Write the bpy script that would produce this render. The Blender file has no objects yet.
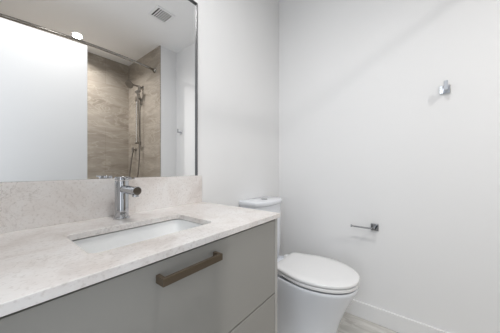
import bpy, bmesh, math, random
from mathutils import Vector, Matrix

C = bpy.context.scene.collection
S = bpy.context.scene
random.seed(4)

# ------------------------------------------------------------------ camera, world, lights, exposure
cam_d = bpy.data.cameras.new('camera')
cam = bpy.data.objects.new('camera', cam_d)
C.objects.link(cam)
S.camera = cam
cam_d.sensor_width = 36.0
cam_d.lens = 36.0 * 215.0 / 500.0
cam_d.shift_y = 0.003
cam_d.clip_start = 0.02
YAW = math.radians(38.0)                       # view axis is 38 degrees towards the mirror wall
cam.location = (0, 0, 1.017)
cam.rotation_euler = (math.radians(90), 0, YAW - math.radians(90))

w = bpy.data.worlds.new('world')
S.world = w
w.use_nodes = True
w.node_tree.nodes['Background'].inputs[0].default_value = (0.80, 0.88, 1.0, 1)
w.node_tree.nodes['Background'].inputs[1].default_value = 0.08

def area(name, loc, rot, size, size_y, power, color, spread=180, shape='RECTANGLE'):
    d = bpy.data.lights.new(name, 'AREA')
    d.shape = shape
    d.size = size
    if shape == 'RECTANGLE':
        d.size_y = size_y
    d.energy = power
    d.color = color
    d.spread = math.radians(spread)
    o = bpy.data.objects.new(name, d)
    o.location = loc
    o.rotation_euler = [math.radians(a) for a in rot]
    C.objects.link(o)
    return o

area('vanity_light', (0.36, 0.17, 2.49), (0, 0, 0), 0.30, 0, 9.7, (1.0, 0.992, 0.985), 165, 'DISK')
area('doorway_daylight', (-0.45, 0.06, 1.30), (0, -90, 0), 1.6, 0.55, 7.8, (0.88, 0.935, 1.0), 160)
area('shower_light', (0.709, -1.13, 2.495), (0, 0, 0), 0.08, 0, 12.0, (1.0, 0.975, 0.95), 150, 'DISK')

S.cycles.caustics_reflective = False
vs = S.view_settings
vs.view_transform = 'Standard'
vs.look = 'None'
vs.gamma = 1
vs.use_curve_mapping = False
vs.exposure = 0.15

# ------------------------------------------------------------------ materials
def mat(name, color, rough=0.5, metal=0.0, spec=0.5, coat=0.0):
    m = bpy.data.materials.new(name)
    m.use_nodes = True
    b = m.node_tree.nodes['Principled BSDF']
    b.inputs['Base Color'].default_value = (*color, 1)
    b.inputs['Roughness'].default_value = rough
    b.inputs['Metallic'].default_value = metal
    b.inputs['Specular IOR Level'].default_value = spec
    b.inputs['Coat Weight'].default_value = coat
    return m

def nodes(m):
    return m.node_tree.nodes, m.node_tree.links, m.node_tree.nodes['Principled BSDF']

def ramp(N, stops):
    r = N.new('ShaderNodeValToRGB')
    e = r.color_ramp.elements
    e[0].position, e[0].color = stops[0][0], (*stops[0][1], 1)
    e[1].position, e[1].color = stops[-1][0], (*stops[-1][1], 1)
    for p, c in stops[1:-1]:
        n = e.new(p)
        n.color = (*c, 1)
    return r

def mix(N, L, mode, fac, a, b):
    x = N.new('ShaderNodeMix')
    x.data_type = 'RGBA'
    x.blend_type = mode
    if isinstance(fac, (int, float)):
        x.inputs[0].default_value = fac
    else:
        L.new(fac, x.inputs[0])
    for i, s in ((6, a), (7, b)):
        if isinstance(s, tuple):
            x.inputs[i].default_value = (*s, 1)
        else:
            L.new(s, x.inputs[i])
    return x.outputs[2]

def paint(name, color, rough=0.6, bump=0.03):
    m = mat(name, color, rough, spec=0.3)
    N, L, B = nodes(m)
    t = N.new('ShaderNodeTexCoord')
    n = N.new('ShaderNodeTexNoise')
    n.inputs['Scale'].default_value = 260
    n.inputs['Detail'].default_value = 3
    L.new(t.outputs['Object'], n.inputs['Vector'])
    bp = N.new('ShaderNodeBump')
    bp.inputs['Strength'].default_value = bump
    bp.inputs['Distance'].default_value = 0.002
    L.new(n.outputs['Fac'], bp.inputs['Height'])
    L.new(bp.outputs['Normal'], B.inputs['Normal'])
    return m

def quartz(name):
    m = mat(name, (0.8, 0.77, 0.74), 0.22, spec=0.45)
    N, L, B = nodes(m)
    t = N.new('ShaderNodeTexCoord')
    n1 = N.new('ShaderNodeTexNoise')
    n1.inputs['Scale'].default_value = 7
    n1.inputs['Detail'].default_value = 8
    n1.inputs['Roughness'].default_value = 0.65
    n1.inputs['Distortion'].default_value = 0.6
    L.new(t.outputs['Object'], n1.inputs['Vector'])
    base = ramp(N, [(0.34, (0.67, 0.62, 0.59)), (0.50, (0.775, 0.74, 0.715)), (0.66, (0.82, 0.80, 0.785))])
    L.new(n1.outputs['Fac'], base.inputs['Fac'])
    n2 = N.new('ShaderNodeTexNoise')
    n2.inputs['Scale'].default_value = 9
    n2.inputs['Detail'].default_value = 9
    n2.inputs['Roughness'].default_value = 0.7
    n2.inputs['Distortion'].default_value = 1.6
    L.new(t.outputs['Object'], n2.inputs['Vector'])
    vein = ramp(N, [(0.485, (0, 0, 0)), (0.5, (1, 1, 1)), (0.515, (0, 0, 0))])
    L.new(n2.outputs['Fac'], vein.inputs['Fac'])
    n3 = N.new('ShaderNodeTexNoise')
    n3.inputs['Scale'].default_value = 5
    L.new(t.outputs['Object'], n3.inputs['Vector'])
    msk = ramp(N, [(0.45, (0, 0, 0)), (0.68, (0.75, 0.75, 0.75))])
    L.new(n3.outputs['Fac'], msk.inputs['Fac'])
    mul = N.new('ShaderNodeMath')
    mul.operation = 'MULTIPLY'
    L.new(vein.outputs['Color'], mul.inputs[0])
    L.new(msk.outputs['Color'], mul.inputs[1])
    c1 = mix(N, L, 'MIX', mul.outputs[0], base.outputs['Color'], (0.50, 0.46, 0.43))
    n4 = N.new('ShaderNodeTexNoise')
    n4.inputs['Scale'].default_value = 130
    n4.inputs['Detail'].default_value = 2
    L.new(t.outputs['Object'], n4.inputs['Vector'])
    sp = ramp(N, [(0.30, (0.86, 0.85, 0.84)), (0.45, (1, 1, 1))])
    L.new(n4.outputs['Fac'], sp.inputs['Fac'])
    L.new(mix(N, L, 'MULTIPLY', 1.0, c1, sp.outputs['Color']), B.inputs['Base Color'])
    return m

def stone_tile(name, axes, bw, bh, cols, mortar, rough, off=(0, 0), scale=1.0, msize=0.0018):
    m = mat(name, cols[1], rough)
    N, L, B = nodes(m)
    t = N.new('ShaderNodeTexCoord')
    sp = N.new('ShaderNodeSeparateXYZ')
    L.new(t.outputs['Object'], sp.inputs[0])
    cb = N.new('ShaderNodeCombineXYZ')
    for i, a in enumerate(axes):
        ad = N.new('ShaderNodeMath')
        ad.inputs[1].default_value = off[i]
        L.new(sp.outputs[a], ad.inputs[0])
        L.new(ad.outputs[0], cb.inputs[i])
    st = N.new('ShaderNodeMapping')
    st.inputs['Scale'].default_value = (1.1 * scale, 3.6 * scale, 1)
    st.inputs['Rotation'].default_value = (0, 0, -0.42)
    L.new(cb.outputs[0], st.inputs['Vector'])
    n1 = N.new('ShaderNodeTexNoise')
    n1.inputs['Scale'].default_value = 2.2
    n1.inputs['Detail'].default_value = 9
    n1.inputs['Roughness'].default_value = 0.6
    n1.inputs['Distortion'].default_value = 0.7
    L.new(st.outputs['Vector'], n1.inputs['Vector'])
    r = ramp(N, [(0.30, cols[0]), (0.50, cols[1]), (0.70, cols[2])])
    L.new(n1.outputs['Fac'], r.inputs['Fac'])
    n2 = N.new('ShaderNodeTexNoise')
    n2.inputs['Scale'].default_value = 1.7
    n2.inputs['Detail'].default_value = 7
    n2.inputs['Roughness'].default_value = 0.6
    n2.inputs['Distortion'].default_value = 0.9
    L.new(st.outputs['Vector'], n2.inputs['Vector'])
    vr = ramp(N, [(0.47, (0, 0, 0)), (0.50, (0.55, 0.55, 0.55)), (0.53, (0, 0, 0))])
    L.new(n2.outputs['Fac'], vr.inputs['Fac'])
    col = mix(N, L, 'MIX', vr.outputs['Color'], r.outputs['Color'], tuple(min(1, c*1.22) for c in cols[2]))
    br = N.new('ShaderNodeTexBrick')
    br.offset = 0.5
    br.inputs['Scale'].default_value = 1.0
    br.inputs['Brick Width'].default_value = bw
    br.inputs['Row Height'].default_value = bh
    br.inputs['Mortar Size'].default_value = msize
    br.inputs['Mortar Smooth'].default_value = 0.1
    br.inputs['Color1'].default_value = (1, 1, 1, 1)
    br.inputs['Color2'].default_value = (0.95, 0.95, 0.95, 1)
    br.inputs['Mortar'].default_value = (*mortar, 1)
    L.new(cb.outputs[0], br.inputs['Vector'])
    L.new(mix(N, L, 'MULTIPLY', 1.0, col, br.outputs['Color']), B.inputs['Base Color'])
    return m

M = {}
M['wall'] = paint('white_wall_paint', (0.84, 0.84, 0.84))
M['ceiling'] = paint('ceiling_paint', (0.92, 0.92, 0.92), 0.8)
M['trim'] = paint('trim_paint', (0.84, 0.84, 0.84), 0.35, 0.0)
M['door'] = paint('door_paint', (0.68, 0.68, 0.675), 0.4, 0.0)
M['quartz'] = quartz('pale_quartz')
TC = [(0.265, 0.23, 0.187), (0.375, 0.333, 0.282), (0.455, 0.412, 0.357)]
M['tile_xz'] = stone_tile('beige_stone_tile_back', (0, 2), 3.4, 0.6, TC, (0.78, 0.76, 0.74), 0.35, (0.6, 0.234))
M['tile_yz'] = stone_tile('beige_stone_tile_side', (1, 2), 3.4, 0.6, TC, (0.78, 0.76, 0.74), 0.35, (2.2, 0.234))
M['floor'] = stone_tile('grey_floor_tile', (1, 0), 0.6, 0.3,
                        [(0.47, 0.455, 0.42), (0.57, 0.555, 0.52), (0.64, 0.63, 0.60)], (0.72, 0.71, 0.69), 0.45, (0.17, 0.10), 2.2, 0.002)
M['cabinet'] = mat('taupe_lacquer', (0.31, 0.30, 0.278), 0.38, spec=0.4)
M['cabinet_edge'] = mat('pale_grey_edge', (0.45, 0.44, 0.42), 0.4, spec=0.4)
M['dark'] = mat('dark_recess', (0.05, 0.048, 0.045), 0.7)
M['bronze'] = mat('bronze_metal', (0.125, 0.096, 0.066), 0.42, metal=0.55)
M['porcelain'] = mat('white_porcelain', (0.81, 0.83, 0.87), 0.12, spec=0.5)
M['seat'] = mat('white_seat_plastic', (0.80, 0.80, 0.80), 0.22, spec=0.5)
M['sink'] = mat('white_sink_ceramic', (0.93, 0.935, 0.93), 0.15, spec=0.5)
M['chrome'] = mat('chrome', (0.50, 0.51, 0.53), 0.04, metal=1.0)
M['nickel'] = mat('brushed_nickel', (0.40, 0.37, 0.335), 0.22, metal=1.0)
M['nickel_bright'] = mat('bright_nickel', (0.66, 0.64, 0.60), 0.16, metal=1.0)
M['satin_chrome'] = mat('satin_chrome', (0.40, 0.41, 0.43), 0.28, metal=1.0)
M['steel_rod'] = mat('brushed_steel', (0.33, 0.31, 0.285), 0.14, metal=1.0)
M['plate_chrome'] = mat('bright_chrome', (0.86, 0.87, 0.89), 0.12, metal=1.0)
M['steel_hose'] = mat('steel_hose', (0.27, 0.25, 0.225), 0.35, metal=0.9)
M['mirror'] = mat('mirror_silver', (0.95, 0.95, 0.95), 0.0, metal=1.0)
M['frame_metal'] = mat('mirror_edge_metal', (0.15, 0.15, 0.155), 0.45, metal=0.6)
M['button'] = mat('grey_button', (0.36, 0.37, 0.38), 0.2, metal=0.9)
M['vent'] = mat('vent_white', (0.88, 0.88, 0.88), 0.5)
M['vent_dark'] = mat('vent_slot_shade', (0.04, 0.04, 0.04), 0.8)
lens = mat('lamp_lens', (1, 1, 1), 0.4)
lens.node_tree.nodes['Principled BSDF'].inputs['Emission Color'].default_value = (1, 0.97, 0.92, 1)
lens.node_tree.nodes['Principled BSDF'].inputs['Emission Strength'].default_value = 6
M['lens'] = lens

# ------------------------------------------------------------------ mesh helpers
def box(bm, x0, x1, y0, y1, z0, z1, bev=0.0, seg=2):
    r = bmesh.ops.create_cube(bm, size=1.0, matrix=Matrix.Translation(((x0+x1)/2, (y0+y1)/2, (z0+z1)/2))
                              @ Matrix.Diagonal((x1-x0, y1-y0, z1-z0, 1)))
    if bev > 0:
        es = list({e for v in r['verts'] for e in v.link_edges})
        bmesh.ops.bevel(bm, geom=es, offset=bev, segments=seg, profile=0.5, affect='EDGES')
    return bm

def lathe(bm, prof, center, axis='Z', n=40):
    """prof: list of (radius, height along axis)."""
    ax = {'X': Vector((1, 0, 0)), 'Y': Vector((0, 1, 0)), 'Z': Vector((0, 0, 1))}[axis] if isinstance(axis, str) else Vector(axis).normalized()
    u = ax.orthogonal().normalized()
    v = ax.cross(u)
    c = Vector(center)
    rings = []
    for r, h in prof:
        if r <= 1e-6:
            rings.append([bm.verts.new(c + ax * h)])
        else:
            rings.append([bm.verts.new(c + ax * h + (u * math.cos(2*math.pi*k/n) + v * math.sin(2*math.pi*k/n)) * r) for k in range(n)])
    for a, b in zip(rings, rings[1:]):
        for k in range(n):
            k2 = (k + 1) % n
            if len(a) == 1 and len(b) == 1:
                continue
            if len(a) == 1:
                bm.faces.new((a[0], b[k], b[k2]))
            elif len(b) == 1:
                bm.faces.new((a[k], a[k2], b[0]))
            else:
                bm.faces.new((a[k], a[k2], b[k2], b[k]))
    return bm

def cyl(bm, p0, p1, r, n=32, bev=0.0):
    p0, p1 = Vector(p0), Vector(p1)
    h = (p1 - p0).length
    b = bev
    prof = [(0, 0), (r - b, 0), (r, b), (r, h - b), (r - b, h), (0, h)] if b else [(0, 0), (r, 0), (r, h), (0, h)]
    return lathe(bm, prof, p0, p1 - p0, n)

def smooth_path(pts, k=8):
    P = [Vector(p) for p in pts]
    P = [P[0]*2 - P[1]] + P + [P[-1]*2 - P[-2]]
    out = []
    for i in range(1, len(P) - 2):
        for j in range(k):
            t = j / k
            a, b, c, d = P[i-1], P[i], P[i+1], P[i+2]
            out.append(0.5*((2*b) + (c-a)*t + (2*a-5*b+4*c-d)*t*t + (3*b-a-3*c+d)*t**3))
    out.append(P[-2])
    return out

def tube(bm, pts, r, n=12):
    pts = [Vector(p) for p in pts]
    rings = []
    u = None
    for i, p in enumerate(pts):
        d = (pts[min(i+1, len(pts)-1)] - pts[max(i-1, 0)]).normalized()
        if u is None:
            u = d.orthogonal().normalized()
        u = (u - d * u.dot(d)).normalized()
        v = d.cross(u)
        rings.append([bm.verts.new(p + (u*math.cos(2*math.pi*k/n) + v*math.sin(2*math.pi*k/n))*r) for k in range(n)])
    for a, b in zip(rings, rings[1:]):
        for k in range(n):
            bm.faces.new((a[k], a[(k+1) % n], b[(k+1) % n], b[k]))
    bm.faces.new(rings[0][::-1])
    bm.faces.new(rings[-1])
    return bm

def loft(bm, rings, cap0=True, cap1=True):
    R = [[bm.verts.new(p) for p in ring] for ring in rings]
    n = len(R[0])
    for a, b in zip(R, R[1:]):
        for k in range(n):
            bm.faces.new((a[k], a[(k+1) % n], b[(k+1) % n], b[k]))
    if cap0:
        bm.faces.new(R[0][::-1])
    if cap1:
        bm.faces.new(R[-1])
    return bm

def obj(name, bm, m, parent=None, smooth=False, angle=35):
    bmesh.ops.recalc_face_normals(bm, faces=bm.faces)
    me = bpy.data.meshes.new(name)
    bm.to_mesh(me)
    bm.free()
    me.materials.append(m)
    o = bpy.data.objects.new(name, me)
    C.objects.link(o)
    if smooth:
        for p in me.polygons:
            p.use_smooth = True
        me.set_sharp_from_angle(angle=math.radians(angle))
    if parent is not None:
        o.parent = parent
        o.matrix_parent_inverse = Matrix.Translation(parent.location).inverted()
    return o

def B():
    return bmesh.new()

def thing(name, label, cat, loc, group=None):
    o = bpy.data.objects.new(name, None)
    o.empty_display_size = 0.1
    o.location = loc
    C.objects.link(o)
    tag(o, label, cat, group)
    return o

def tag(o, label, cat, group=None):
    o['label'] = label
    o['category'] = cat
    if group:
        o['group'] = group
    return o

def struct(name, bm, m, parent=None):
    o = obj(name, bm, m, parent)
    if parent is None:
        o['kind'] = 'structure'
    return o

# ------------------------------------------------------------------ the room
XW, XE, YN, YS, YB, XC, H = -0.13, 1.624, 0.95, -0.60, -1.4725, 1.3965, 2.52
struct('floor', box(B(), XW-0.12, XE+0.12, YB-0.12, YN+0.12, -0.1, 0), M['floor'])
struct('ceiling', box(B(), XW-0.12, XE+0.12, YB-0.12, YN+0.12, H, H+0.1), M['ceiling'])
struct('wall_north', box(B(), XW-0.12, XE+0.12, YN, YN+0.12, 0, H), M['wall'])
struct('wall_east', box(B(), XE, XE+0.12, YS, YN, 0, H), M['wall'])
struct('wall_chase', box(B(), XC+0.012, XE+0.12, YB-0.12, YS, 0, H), M['wall'])
struct('wall_shower_side', box(B(), XC, XC+0.012, YB, YS-0.002, 0, H), M['tile_yz'])
struct('wall_south', box(B(), XW-0.12, XC+0.012, YB-0.12, YB, 0, H), M['tile_xz'])
bm = B()
box(bm, XW-0.12, XW, YB, -0.362, 0, H)
box(bm, XW-0.12, XW, 0.36, YN, 0, H)
box(bm, XW-0.12, XW, -0.362, 0.36, 2.06, H)
struct('wall_west', bm, M['wall'])

def baseboard(name, x0, x1, y0, y1, axis):
    bm = B()
    box(bm, x0, x1, y0, y1, 0.0, 0.104, 0.002, 2)
    struct(name, bm, M['trim'])
baseboard('baseboard_east', XE-0.013, XE, YS, YN, 'y')
baseboard('baseboard_north', 0.775, XE-0.0135, YN-0.013, YN, 'x')
baseboard('baseboard_chase', XC+0.012, XE-0.0135, YS, YS+0.013, 'x')

# door leaf standing open beside the tub
a0, a1 = Vector((-0.124, -0.348, 0)), Vector((0.574, -0.266, 0))
dx = (a1 - a0).normalized()
dn = Vector((dx.y, -dx.x, 0))
bm = B()
wid = (a1 - a0).length
box(bm, 0, wid, -0.035, 0, 0.012, 2.03, 0.0015, 1)
bmesh.ops.transform(bm, matrix=Matrix.Translation(a0) @ Matrix.Rotation(math.atan2(dx.y, dx.x), 4, 'Z'), verts=bm.verts)
struct('door_1', bm, M['door'])

# ------------------------------------------------------------------ vanity
VX0, VX1 = -0.10, 0.769
van = thing('bathroom_vanity', 'taupe grey vanity cabinet with flat drawers and bronze handles under the pale countertop', 'vanity', ((VX0+VX1)/2, 0.70, 0))
obj('side_panel', box(B(), VX1-0.0170, VX1, 0.457, 0.949, 0.0, 0.8135, 0.0008, 1), M['cabinet_edge'], van)
obj('side_panel', box(B(), VX0, VX0+0.0170, 0.457, 0.949, 0.0, 0.8135, 0.0008, 1), M['cabinet_edge'], van)
obj('bottom_panel', box(B(), VX0+0.0170, VX1-0.0170, 0.478, 0.949, 0.10, 0.116), M['cabinet'], van)
obj('back_panel', box(B(), VX0+0.0170, VX1-0.0170, 0.937, 0.949, 0.116, 0.8135), M['cabinet'], van)
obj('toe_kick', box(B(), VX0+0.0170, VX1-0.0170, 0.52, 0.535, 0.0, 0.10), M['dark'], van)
obj('gap_shade_sheet', box(B(), VX0+0.0170, VX1-0.0170, 0.478, 0.490, 0.116, 0.8135), M['dark'], van)  # near-black sheet behind the drawer fronts, paints the shade in their gaps

def handle(zc, parent):
    bm = B()
    x0, x1, yf = 0.2465, 0.4235, 0.4265
    box(bm, x0, x1, yf, yf+0.009, zc-0.0088, zc+0.0088, 0.0006, 1)
    for xa in (x0, x1-0.009):
        box(bm, xa, xa+0.009, yf+0.009, 0.457, zc-0.0088, zc+0.0088, 0.0004, 1)
    return obj('handle', bm, M['bronze'], parent)
for z0, z1, zh in ((0.5130, 0.8065, 0.771), (0.11, 0.5068, 0.463)):
    d = obj('drawer', box(B(), VX0+0.0195, VX1-0.0195, 0.457, 0.476, z0, z1, 0.0012, 2), M['cabinet'], van)
    hd = handle(zh, d)
    hd['label'] = 'dark bronze bar handle'

# countertop with a rounded rectangular cut-out
def rrect(x0, x1, y0, y1, r, n=8):
    pts = []
    for cx, cy, a in ((x1-r, y1-r, 0), (x0+r, y1-r, 90), (x0+r, y0+r, 180), (x1-r, y0+r, 270)):
        for k in range(n+1):
            t = math.radians(a + 90*k/n)
            pts.append((cx + r*math.cos(t), cy + r*math.sin(t)))
    return pts
CZ0, CZ1 = 0.814, 0.832
SX0, SX1, SY0, SY1 = 0.152, 0.505, 0.552, 0.764
CY0 = 0.4475
def ring_plate(outer, inner, z0, z1):
    bm = B()
    n = len(inner)
    # project the inner loop onto the outer rectangle so that both loops have the same count
    x0, x1, y0, y1 = outer
    cx, cy = (sum(p[0] for p in inner)/n, sum(p[1] for p in inner)/n)
    q = n // 4
    corners = [(x1, y1), (x0, y1), (x0, y0), (x1, y0)]
    out = []
    for i, (px, py) in enumerate(inner):
        out.append(corners[i // q])
    ib = [bm.verts.new((x, y, z0)) for x, y in inner]
    it = [bm.verts.new((x, y, z1)) for x, y in inner]
    ob = [bm.verts.new((*c, z0)) for c in corners]
    ot = [bm.verts.new((*c, z1)) for c in corners]
    for i in range(n):
        j = (i+1) % n
        bm.faces.new((ib[i], ib[j], it[j], it[i]))
        a, b = i // q, j // q
        for I, O in ((ib, ob), (it, ot)):
            if a == b:
                bm.faces.new((I[i], I[j], O[a]))
            else:
                bm.faces.new((I[i], I[j], O[b], O[a]))
    for k in range(4):
        bm.faces.new((ob[k], ob[(k+1) % 4], ot[(k+1) % 4], ot[k]))
    return bm
bm = ring_plate((VX0-0.004, 0.773, CY0, 0.9495), rrect(SX0, SX1, SY0, SY1, 0.022), CZ0, CZ1)
bmesh.ops.recalc_face_normals(bm, faces=bm.faces)
es = [e for e in bm.edges if all(abs(v.co.z-CZ1) < 1e-5 for v in e.verts) and len(e.link_faces) == 2 and e.calc_face_angle() > 1.0]
bmesh.ops.bevel(bm, geom=es, offset=0.0015, segments=2, profile=0.5, affect='EDGES')
ct = obj('countertop', bm, M['quartz'])
tag(ct, 'pale speckled quartz countertop with a cut-out for the sink', 'countertop')
bs = obj('backsplash', box(B(), VX0-0.004, 0.765, 0.930, 0.9495, CZ1, 0.976, 0.001, 2), M['quartz'])
tag(bs, 'low pale quartz backsplash between countertop and mirror', 'backsplash')

# sink
sk = thing('sink', 'white rectangular undermount sink set in the quartz countertop', 'sink', ((SX0+SX1)/2, (SY0+SY1)/2, 0.67))
rings = []
e = 0.004
def srect(g, z, r):
    return [(x, y, z) for x, y in rrect(SX0-g, SX1+g, SY0-g, SY1+g, r)]
# outer skin from the flange down, then the inside from bottom up
seq = [(0.020, 0.8095, 0.04), (0.020, 0.800, 0.04), (0.012, 0.795, 0.035), (0.006, 0.700, 0.035), (-0.02, 0.672, 0.04)]
inn = [(-0.045, 0.684, 0.030), (-0.018, 0.690, 0.045), (-0.006, 0.705, 0.040), (0.004, 0.735, 0.030), (0.006, 0.800, 0.026), (0.0065, 0.8095, 0.026)]
loft_r = [srect(*s) for s in seq] + [srect(*s) for s in inn]
bm = B()
loft(bm, [srect(*s) for s in seq], cap0=False, cap1=True)
loft(bm, [srect(*s) for s in inn], cap0=True, cap1=False)
loft(bm, [srect(*inn[-1]), srect(*seq[0])], cap0=False, cap1=False)
bmesh.ops.remove_doubles(bm, verts=bm.verts, dist=1e-5)
obj('basin', bm, M['sink'], sk, True, 50)
scx, scy = (SX0+SX1)/2, (SY0+SY1)/2
d = obj('drain', lathe(B(), [(0, 0.0035), (0.016, 0.0035), (0.017, 0.001), (0.020, 0.0035), (0.024, 0.0035), (0.026, 0.0005), (0.0255, 0.0)], (scx, scy, 0.6842)), M['chrome'], sk, True)
d['label'] = 'round chrome drain'

# faucet
FX, FY = 0.336, 0.866
fa = thing('faucet', 'chrome single-lever basin faucet with a straight spout on the countertop behind the sink', 'faucet', (FX, FY, CZ1))
obj('base_flange', lathe(B(), [(0, 0), (0.0275, 0), (0.0275, 0.004), (0.026, 0.006), (0.0225, 0.0065), (0, 0.0065)], (FX, FY, CZ1)), M['chrome'], fa, True)
obj('body', lathe(B(), [(0, 0.0065), (0.0225, 0.0065), (0.0225, 0.136), (0.0215, 0.1375), (0, 0.1375)], (FX, FY, CZ1)), M['chrome'], fa, True)
zs = CZ1 + 0.1075
sp = obj('spout', cyl(B(), (FX, FY-0.019, zs), (FX, FY-0.123, zs), 0.0150, 32, 0.0015), M['chrome'], fa, True)
obj('aerator', lathe(B(), [(0, 0), (0.0105, 0), (0.0105, -0.006), (0.008, -0.006), (0.0075, -0.003), (0, -0.003)], (FX, FY-0.110, zs-0.014)), M['chrome'], sp, True)
bm = B()
lathe(bm, [(0, 0.1395), (0.0225, 0.1395), (0.0228, 0.141), (0.0228, 0.151), (0.0215, 0.153), (0, 0.153)], (FX, FY, CZ1))
box(bm, FX-0.009, FX+0.009, FY-0.088, FY-0.018, CZ1+0.1455, CZ1+0.1525, 0.002, 2)
obj('lever', bm, M['chrome'], fa, True)

# mirror
MX0, MX1, MZ0, MZ1 = -0.085, 0.741, 0.9765, 1.906
mi = thing('wall_mirror', 'large wall mirror with a thin grey metal edge above the backsplash', 'mirror', ((MX0+MX1)/2, 0.949, MZ0))
fw = 0.006
obj('mirror_glass', box(B(), MX0+fw-0.001, MX1-fw+0.001, 0.9452, 0.9495, MZ0, MZ1-fw+0.001), M['mirror'], mi)
bm = B()
box(bm, MX1-fw, MX1, 0.936, 0.9495, MZ0, MZ1, 0.001, 1)
box(bm, MX0, MX0+fw, 0.936, 0.9495, MZ0, MZ1, 0.001, 1)
box(bm, MX0+fw, MX1-fw, 0.936, 0.9495, MZ1-fw, MZ1, 0.001, 1)
f = obj('frame', bm, M['frame_metal'], mi)
f['label'] = 'thin grey metal edge trim'

# ------------------------------------------------------------------ toilet
TX = 1.240
to = thing('toilet', 'white toilet with closed lid and smooth skirted bowl between vanity and right wall', 'toilet', (TX, 0.6, 0))

def egg(yf, yc, yb, hw, hb, z, n=26, power=2.15, cr=0.03):
    """closed outline: rounded front at yf, widest at yc, sides narrowing to hb at yb."""
    side = []
    m = 12
    for i in range(m):                         # back to widest (right side)
        s = 1 - i/m
        wv = hw + (hb-hw)*(3*s*s-2*s**3)
        side.append((wv, yc + (yb-yc)*s))
    k = []
    x0, y0 = side[0]
    for i in range(5):                         # rounded back corner
        t = math.radians(90*i/5)
        k.append((x0-cr+cr*math.sin(t), yb-cr+cr*math.cos(t)))
    side = k + [p for p in side if p[1] < yb-cr]
    while len(side) < 17:
        side.append(((side[-1][0]+hw)/2, (side[-1][1]+yc)/2))
    side = side[:17]
    for i in range(n+1):
        t = math.radians(90*i/n)
        side.append((hw*abs(math.cos(t))**(2/power), yc-(yc-yf)*abs(math.sin(t))**(2/power)))
    right = side
    left = [(-x, y) for x, y in reversed(side[:-1])]
    return [(TX+x, y, z) for x, y in right + left]

secs = [(0.375, 0.60, 0.93, 0.118, 0.118, 0.0), (0.372, 0.60, 0.93, 0.117, 0.117, 0.03), (0.358, 0.60, 0.93, 0.120, 0.116, 0.10),
        (0.330, 0.585, 0.93, 0.134, 0.114, 0.19), (0.296, 0.56, 0.93, 0.153, 0.112, 0.27), (0.266, 0.53, 0.93, 0.170, 0.110, 0.33),
        (0.251, 0.50, 0.93, 0.177, 0.109, 0.362), (0.247, 0.49, 0.93, 0.180, 0.109, 0.376), (0.249, 0.49, 0.929, 0.178, 0.107, 0.3825), (0.255, 0.49, 0.928, 0.172, 0.106, 0.3832), (0.2565, 0.49, 0.9275, 0.1705, 0.1055, 0.364)]
obj('bowl', loft(B(), [egg(*s) for s in secs]), M['porcelain'], to, True, 60)
def slab(yf, yc, yb, hw, hb, z0, z1, r, top_r=None):
    top_r = r if top_r is None else top_r
    R = [egg(yf+0.012, yc, yb-0.012, hw-0.012, hb-0.012, z0+(z1-z0)*0.45), egg(yf+0.010, yc, yb-0.010, hw-0.010, hb-0.010, z0)]
    R.append(egg(yf+r, yc, yb-r, hw-r, hb-r, z0))
    R.append(egg(yf+0.3*r, yc, yb-0.3*r, hw-0.3*r, hb-0.3*r, z0+0.3*r))
    R.append(egg(yf, yc, yb, hw, hb, z0+r))
    R.append(egg(yf, yc, yb, hw, hb, z1-top_r))
    R.append(egg(yf+0.3*top_r, yc, yb-0.3*top_r, hw-0.3*top_r, hb-0.3*top_r, z1-0.3*top_r))
    R.append(egg(yf+top_r, yc, yb-top_r, hw-top_r, hb-top_r, z1))
    R.append(egg(yf+0.05, yc, yb-0.04, hw-0.05, hb-0.04, z1+0.002))
    return loft(B(), R)
obj('seat', slab(0.245, 0.49, 0.680, 0.181, 0.138, 0.3915, 0.4085, 0.003), M['seat'], to, True, 60)
obj('lid', slab(0.243, 0.49, 0.692, 0.183, 0.140, 0.4133, 0.4305, 0.004, 0.007), M['seat'], to, True, 60)
for s in (-1, 1):
    obj('hinge', box(B(), TX+s*0.075-0.022, TX+s*0.075+0.022, 0.6925, 0.722, 0.3645, 0.420, 0.006, 3), M['seat'], to, True)

def tank_outline(hw, yb, yfront, ycorner, z, n=24):
    pts = [(TX+0.017+hw, yb), (TX+0.017-hw, yb)]
    r = 0.03
    front = []
    for i in range(n+1):                       # curved front from left to right
        t = -1 + 2*i/n
        q = abs(t)**2.4
        x = TX+0.017 + hw*math.copysign(1-(1-abs(t))**1.35, t)
        front.append((x, yfront + (ycorner-yfront)*q))
    return [(x, y, z) for x, y in pts + front]
def tank_loft(specs):
    return loft(B(), [tank_outline(*s) for s in specs])
obj('tank', tank_loft([(0.142, 0.945, 0.792, 0.83, 0.3645), (0.152, 0.945, 0.780, 0.825, 0.41), (0.157, 0.945, 0.775, 0.825, 0.52), (0.159, 0.945, 0.773, 0.825, 0.766)]), M['porcelain'], to, True, 50)
tl = obj('tank_lid', tank_loft([(0.162, 0.9455, 0.768, 0.822, 0.766), (0.166, 0.946, 0.763, 0.820, 0.770), (0.167, 0.946, 0.762, 0.819, 0.788),
                                (0.165, 0.945, 0.765, 0.821, 0.795), (0.159, 0.940, 0.772, 0.826, 0.798)]), M['porcelain'], to, True, 50)
fb = obj('flush_button', lathe(B(), [(0, 0.004), (0.021, 0.004), (0.0225, 0.003), (0.0235, 0.0005), (0.0235, 0)], (TX+0.010, 0.85, 0.7978)), M['button'], tl, True)
fb['label'] = 'round grey flush button'

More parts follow.
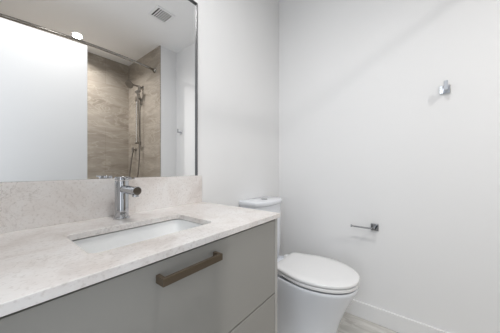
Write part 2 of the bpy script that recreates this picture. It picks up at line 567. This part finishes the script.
# ------------------------------------------------------------------ wall fittings
tp = thing('toilet_paper_holder', 'empty chrome toilet paper holder with one bar low on the right wall', 'toilet paper holder', (XE, 0.224, 0.628))
obj('wall_plate', box(B(), XE-0.009, XE, 0.202, 0.247, 0.606, 0.651, 0.0015, 2), M['chrome'], tp)
obj('post', box(B(), XE-0.066, XE-0.009, 0.2165, 0.2325, 0.6205, 0.6365, 0.001, 2), M['chrome'], tp)
obj('bar', cyl(B(), (XE-0.060, 0.2325, 0.6285), (XE-0.060, 0.352, 0.6285), 0.0055, 20), M['chrome'], tp, True)
obj('end_cap', cyl(B(), (XE-0.060, 0.352, 0.6285), (XE-0.060, 0.358, 0.6285), 0.0095, 24, 0.001), M['chrome'], tp, True)

def hook(y, z, label, group=None):
    t = thing('robe_hook', label, 'hook', (XE, y, z), group)
    obj('wall_plate', box(B(), XE-0.008, XE, y-0.023, y+0.023, z-0.029, z+0.017, 0.0015, 2), M['plate_chrome'], t)
    bm = B()
    box(bm, XE-0.046, XE-0.008, y-0.0085, y+0.0085, z-0.020, z-0.003, 0.001, 1)
    box(bm, XE-0.054, XE-0.046, y-0.0085, y+0.0085, z-0.020, z+0.030, 0.001, 1)
    obj('prong', bm, M['satin_chrome'], t)
    return t
hook(-0.119, 1.462, 'chrome robe hook with upright prong, high on the right wall above the paper holder')
hook(-0.492, 1.480, 'small chrome robe hook seen only in the mirror, near its right edge')

# ------------------------------------------------------------------ shower alcove, seen in the mirror
def rod_y(x):
    return -0.694 + 0.143*(x-0.592) - 0.1415*(x-0.592)*(x-0.124)
RZ = 2.248
rd = thing('shower_curtain_rod', 'slightly bowed metal shower curtain rod across the tiled alcove below the ceiling', 'curtain rod', (XC, rod_y(XC), RZ))
xs = [XW+0.004 + (XC-XW-0.008)*k/40 for k in range(41)]
obj('rod_tube', tube(B(), [(x, rod_y(x), RZ) for x in xs], 0.0135, 20), M['steel_rod'], rd, True)
for x, s_ in ((XC, -1), (XW, 1)):
    obj('end_flange', lathe(B(), [(0, 0), (0.036, 0), (0.036, 0.004), (0.030, 0.012), (0.019, 0.020), (0.018, 0.034), (0.0138, 0.034)], (x, rod_y(x), RZ), (s_, 0, 0), 32), M['steel_rod'], rd, True)

hs = thing('shower_column', 'metal shower column with tilted head, slide bar and hanging hose on the tiled wall', 'shower', (XC, -1.06, 1.36))
xr = XC - 0.045
bm = B()
tube(bm, smooth_path([(XC-0.006, -1.04, 2.095), (XC-0.05, -1.04, 2.100), (XC-0.10, -1.042, 2.104), (XC-0.145, -1.045, 2.104)], 6), 0.011)
cyl(bm, (xr, -1.04, 2.03), (xr, -1.04, 2.115), 0.017, 24, 0.002)
obj('arm', bm, M['steel_hose'], hs, True)
obj('wall_flange', lathe(B(), [(0, 0), (0.030, 0), (0.028, 0.006), (0.013, 0.010), (0, 0.010)], (XC, -1.04, 2.095), (-1, 0, 0)), M['nickel'], hs, True)
nd = Vector((-0.66, 0.30, -0.68))
hd = obj('head', lathe(B(), [(0, -0.034), (0.012, -0.034), (0.016, -0.020), (0.044, -0.005), (0.052, 0.000), (0.052, 0.008), (0.047, 0.011)], (XC-0.168, -1.045, 2.098), nd), M['steel_hose'], hs, True)
obj('spray_face', lathe(B(), [(0, 0.0095), (0.047, 0.011), (0.047, 0.006), (0, 0.006)], (XC-0.168, -1.045, 2.098), nd), M['steel_hose'], hd, True)
obj('riser_pipe', cyl(B(), (xr, -1.04, 1.95), (xr, -1.04, 2.03), 0.008, 20), M['nickel'], hs, True)
obj('slide_bar', cyl(B(), (xr, -1.115, 1.345), (xr, -1.115, 1.985), 0.0145, 24, 0.001), M['nickel_bright'], hs, True)
for z in (1.358, 1.97):
    bm = B()
    cyl(bm, (XC, -1.115, z), (XC-0.062, -1.115, z), 0.015, 24, 0.001)
    box(bm, xr-0.011, xr+0.011, -1.115, -1.03, z-0.011, z+0.011, 0.003, 2)
    lathe(bm, [(0, 0), (0.024, 0), (0.024, 0.006), (0, 0.006)], (XC, -1.115, z), (-1, 0, 0))
    obj('bracket', bm, M['steel_hose'], hs, True)
bm = B()
cyl(bm, (xr, -1.115, 1.915), (xr, -1.115, 1.953), 0.022, 24, 0.002)
cyl(bm, (xr-0.006, -1.110, 1.935), (xr-0.03, -1.035, 1.945), 0.013, 20, 0.001)
obj('slider', bm, M['steel_hose'], hs, True)
bm = B()
tube(bm, [(xr-0.024, -1.018, 1.84), (xr-0.030, -1.016, 1.92), (xr-0.036, -1.012, 1.99), (xr-0.044, -1.008, 2.015)], 0.0115)
lathe(bm, [(0, -0.012), (0.012, -0.012), (0.024, -0.002), (0.025, 0.004), (0.022, 0.007), (0, 0.007)], (xr-0.046, -1.004, 2.012), (-0.55, 0.75, -0.35))
obj('handset', bm, M['steel_hose'], hs, True)
bm = B()
tube(bm, smooth_path([(xr-0.024, -1.018, 1.84), (xr-0.015, -1.022, 1.70), (xr-0.006, -1.028, 1.45), (xr-0.004, -1.03, 1.20), (xr-0.012, -1.05, 0.95),
                      (xr-0.03, -1.11, 0.74), (xr-0.035, -1.19, 0.72), (xr-0.035, -1.255, 0.86), (xr-0.012, -1.262, 1.08), (xr+0.004, -1.24, 1.24)], 8), 0.0085, 10)
obj('hose', bm, M['steel_hose'], hs, True)
bm = B()
lathe(bm, [(0, 0), (0.024, 0), (0.024, 0.006), (0.012, 0.010), (0.012, 0.044), (0, 0.044)], (XC, -1.24, 1.275), (-1, 0, 0), 28)
cyl(bm, (xr+0.004, -1.24, 1.235), (xr+0.004, -1.24, 1.305), 0.0135, 20, 0.001)
obj('wall_outlet', bm, M['steel_hose'], hs, True)

# ------------------------------------------------------------------ ceiling fittings
dl = thing('recessed_light', 'round lit recessed ceiling light above the tiled alcove', 'ceiling light', (0.709, -1.13, H))
obj('trim_ring', lathe(B(), [(0.060, 0), (0.060, -0.003), (0.057, -0.005), (0.044, -0.004), (0.044, 0), (0.060, 0)], (0.709, -1.13, H)), M['vent'], dl, True)
obj('lens', lathe(B(), [(0, -0.0025), (0.0435, -0.0025), (0.0435, 0), (0, 0)], (0.709, -1.13, H)), M['lens'], dl)

VXc, VYc, VS = 1.130, -0.090, 0.092
ve = thing('ceiling_vent', 'white square exhaust fan grille with slats on the ceiling', 'vent', (VXc, VYc, H))
bm = B()
for x0, x1, y0, y1 in ((-VS, VS, -VS, -VS+0.02), (-VS, VS, VS-0.02, VS), (-VS, -VS+0.02, -VS+0.02, VS-0.02), (VS-0.02, VS, -VS+0.02, VS-0.02)):
    box(bm, VXc+x0, VXc+x1, VYc+y0, VYc+y1, H-0.008, H, 0.002, 2)
obj('frame', bm, M['vent'], ve)
obj('slot_shade_panel', box(B(), VXc-VS+0.02, VXc+VS-0.02, VYc-VS+0.02, VYc+VS-0.02, H-0.0042, H-0.0005), M['vent_dark'], ve)  # flat black panel, its colour stands in for shade between the slats
NS = 7
for k in range(NS):
    x = VXc - VS + 0.03 + (2*VS-0.04)*(k+0.5)/NS
    obj('slat', box(B(), x-0.0054, x+0.0054, VYc-VS+0.02, VYc+VS-0.02, H-0.0058, H-0.0042, 0.0005, 1), M['vent'], ve)
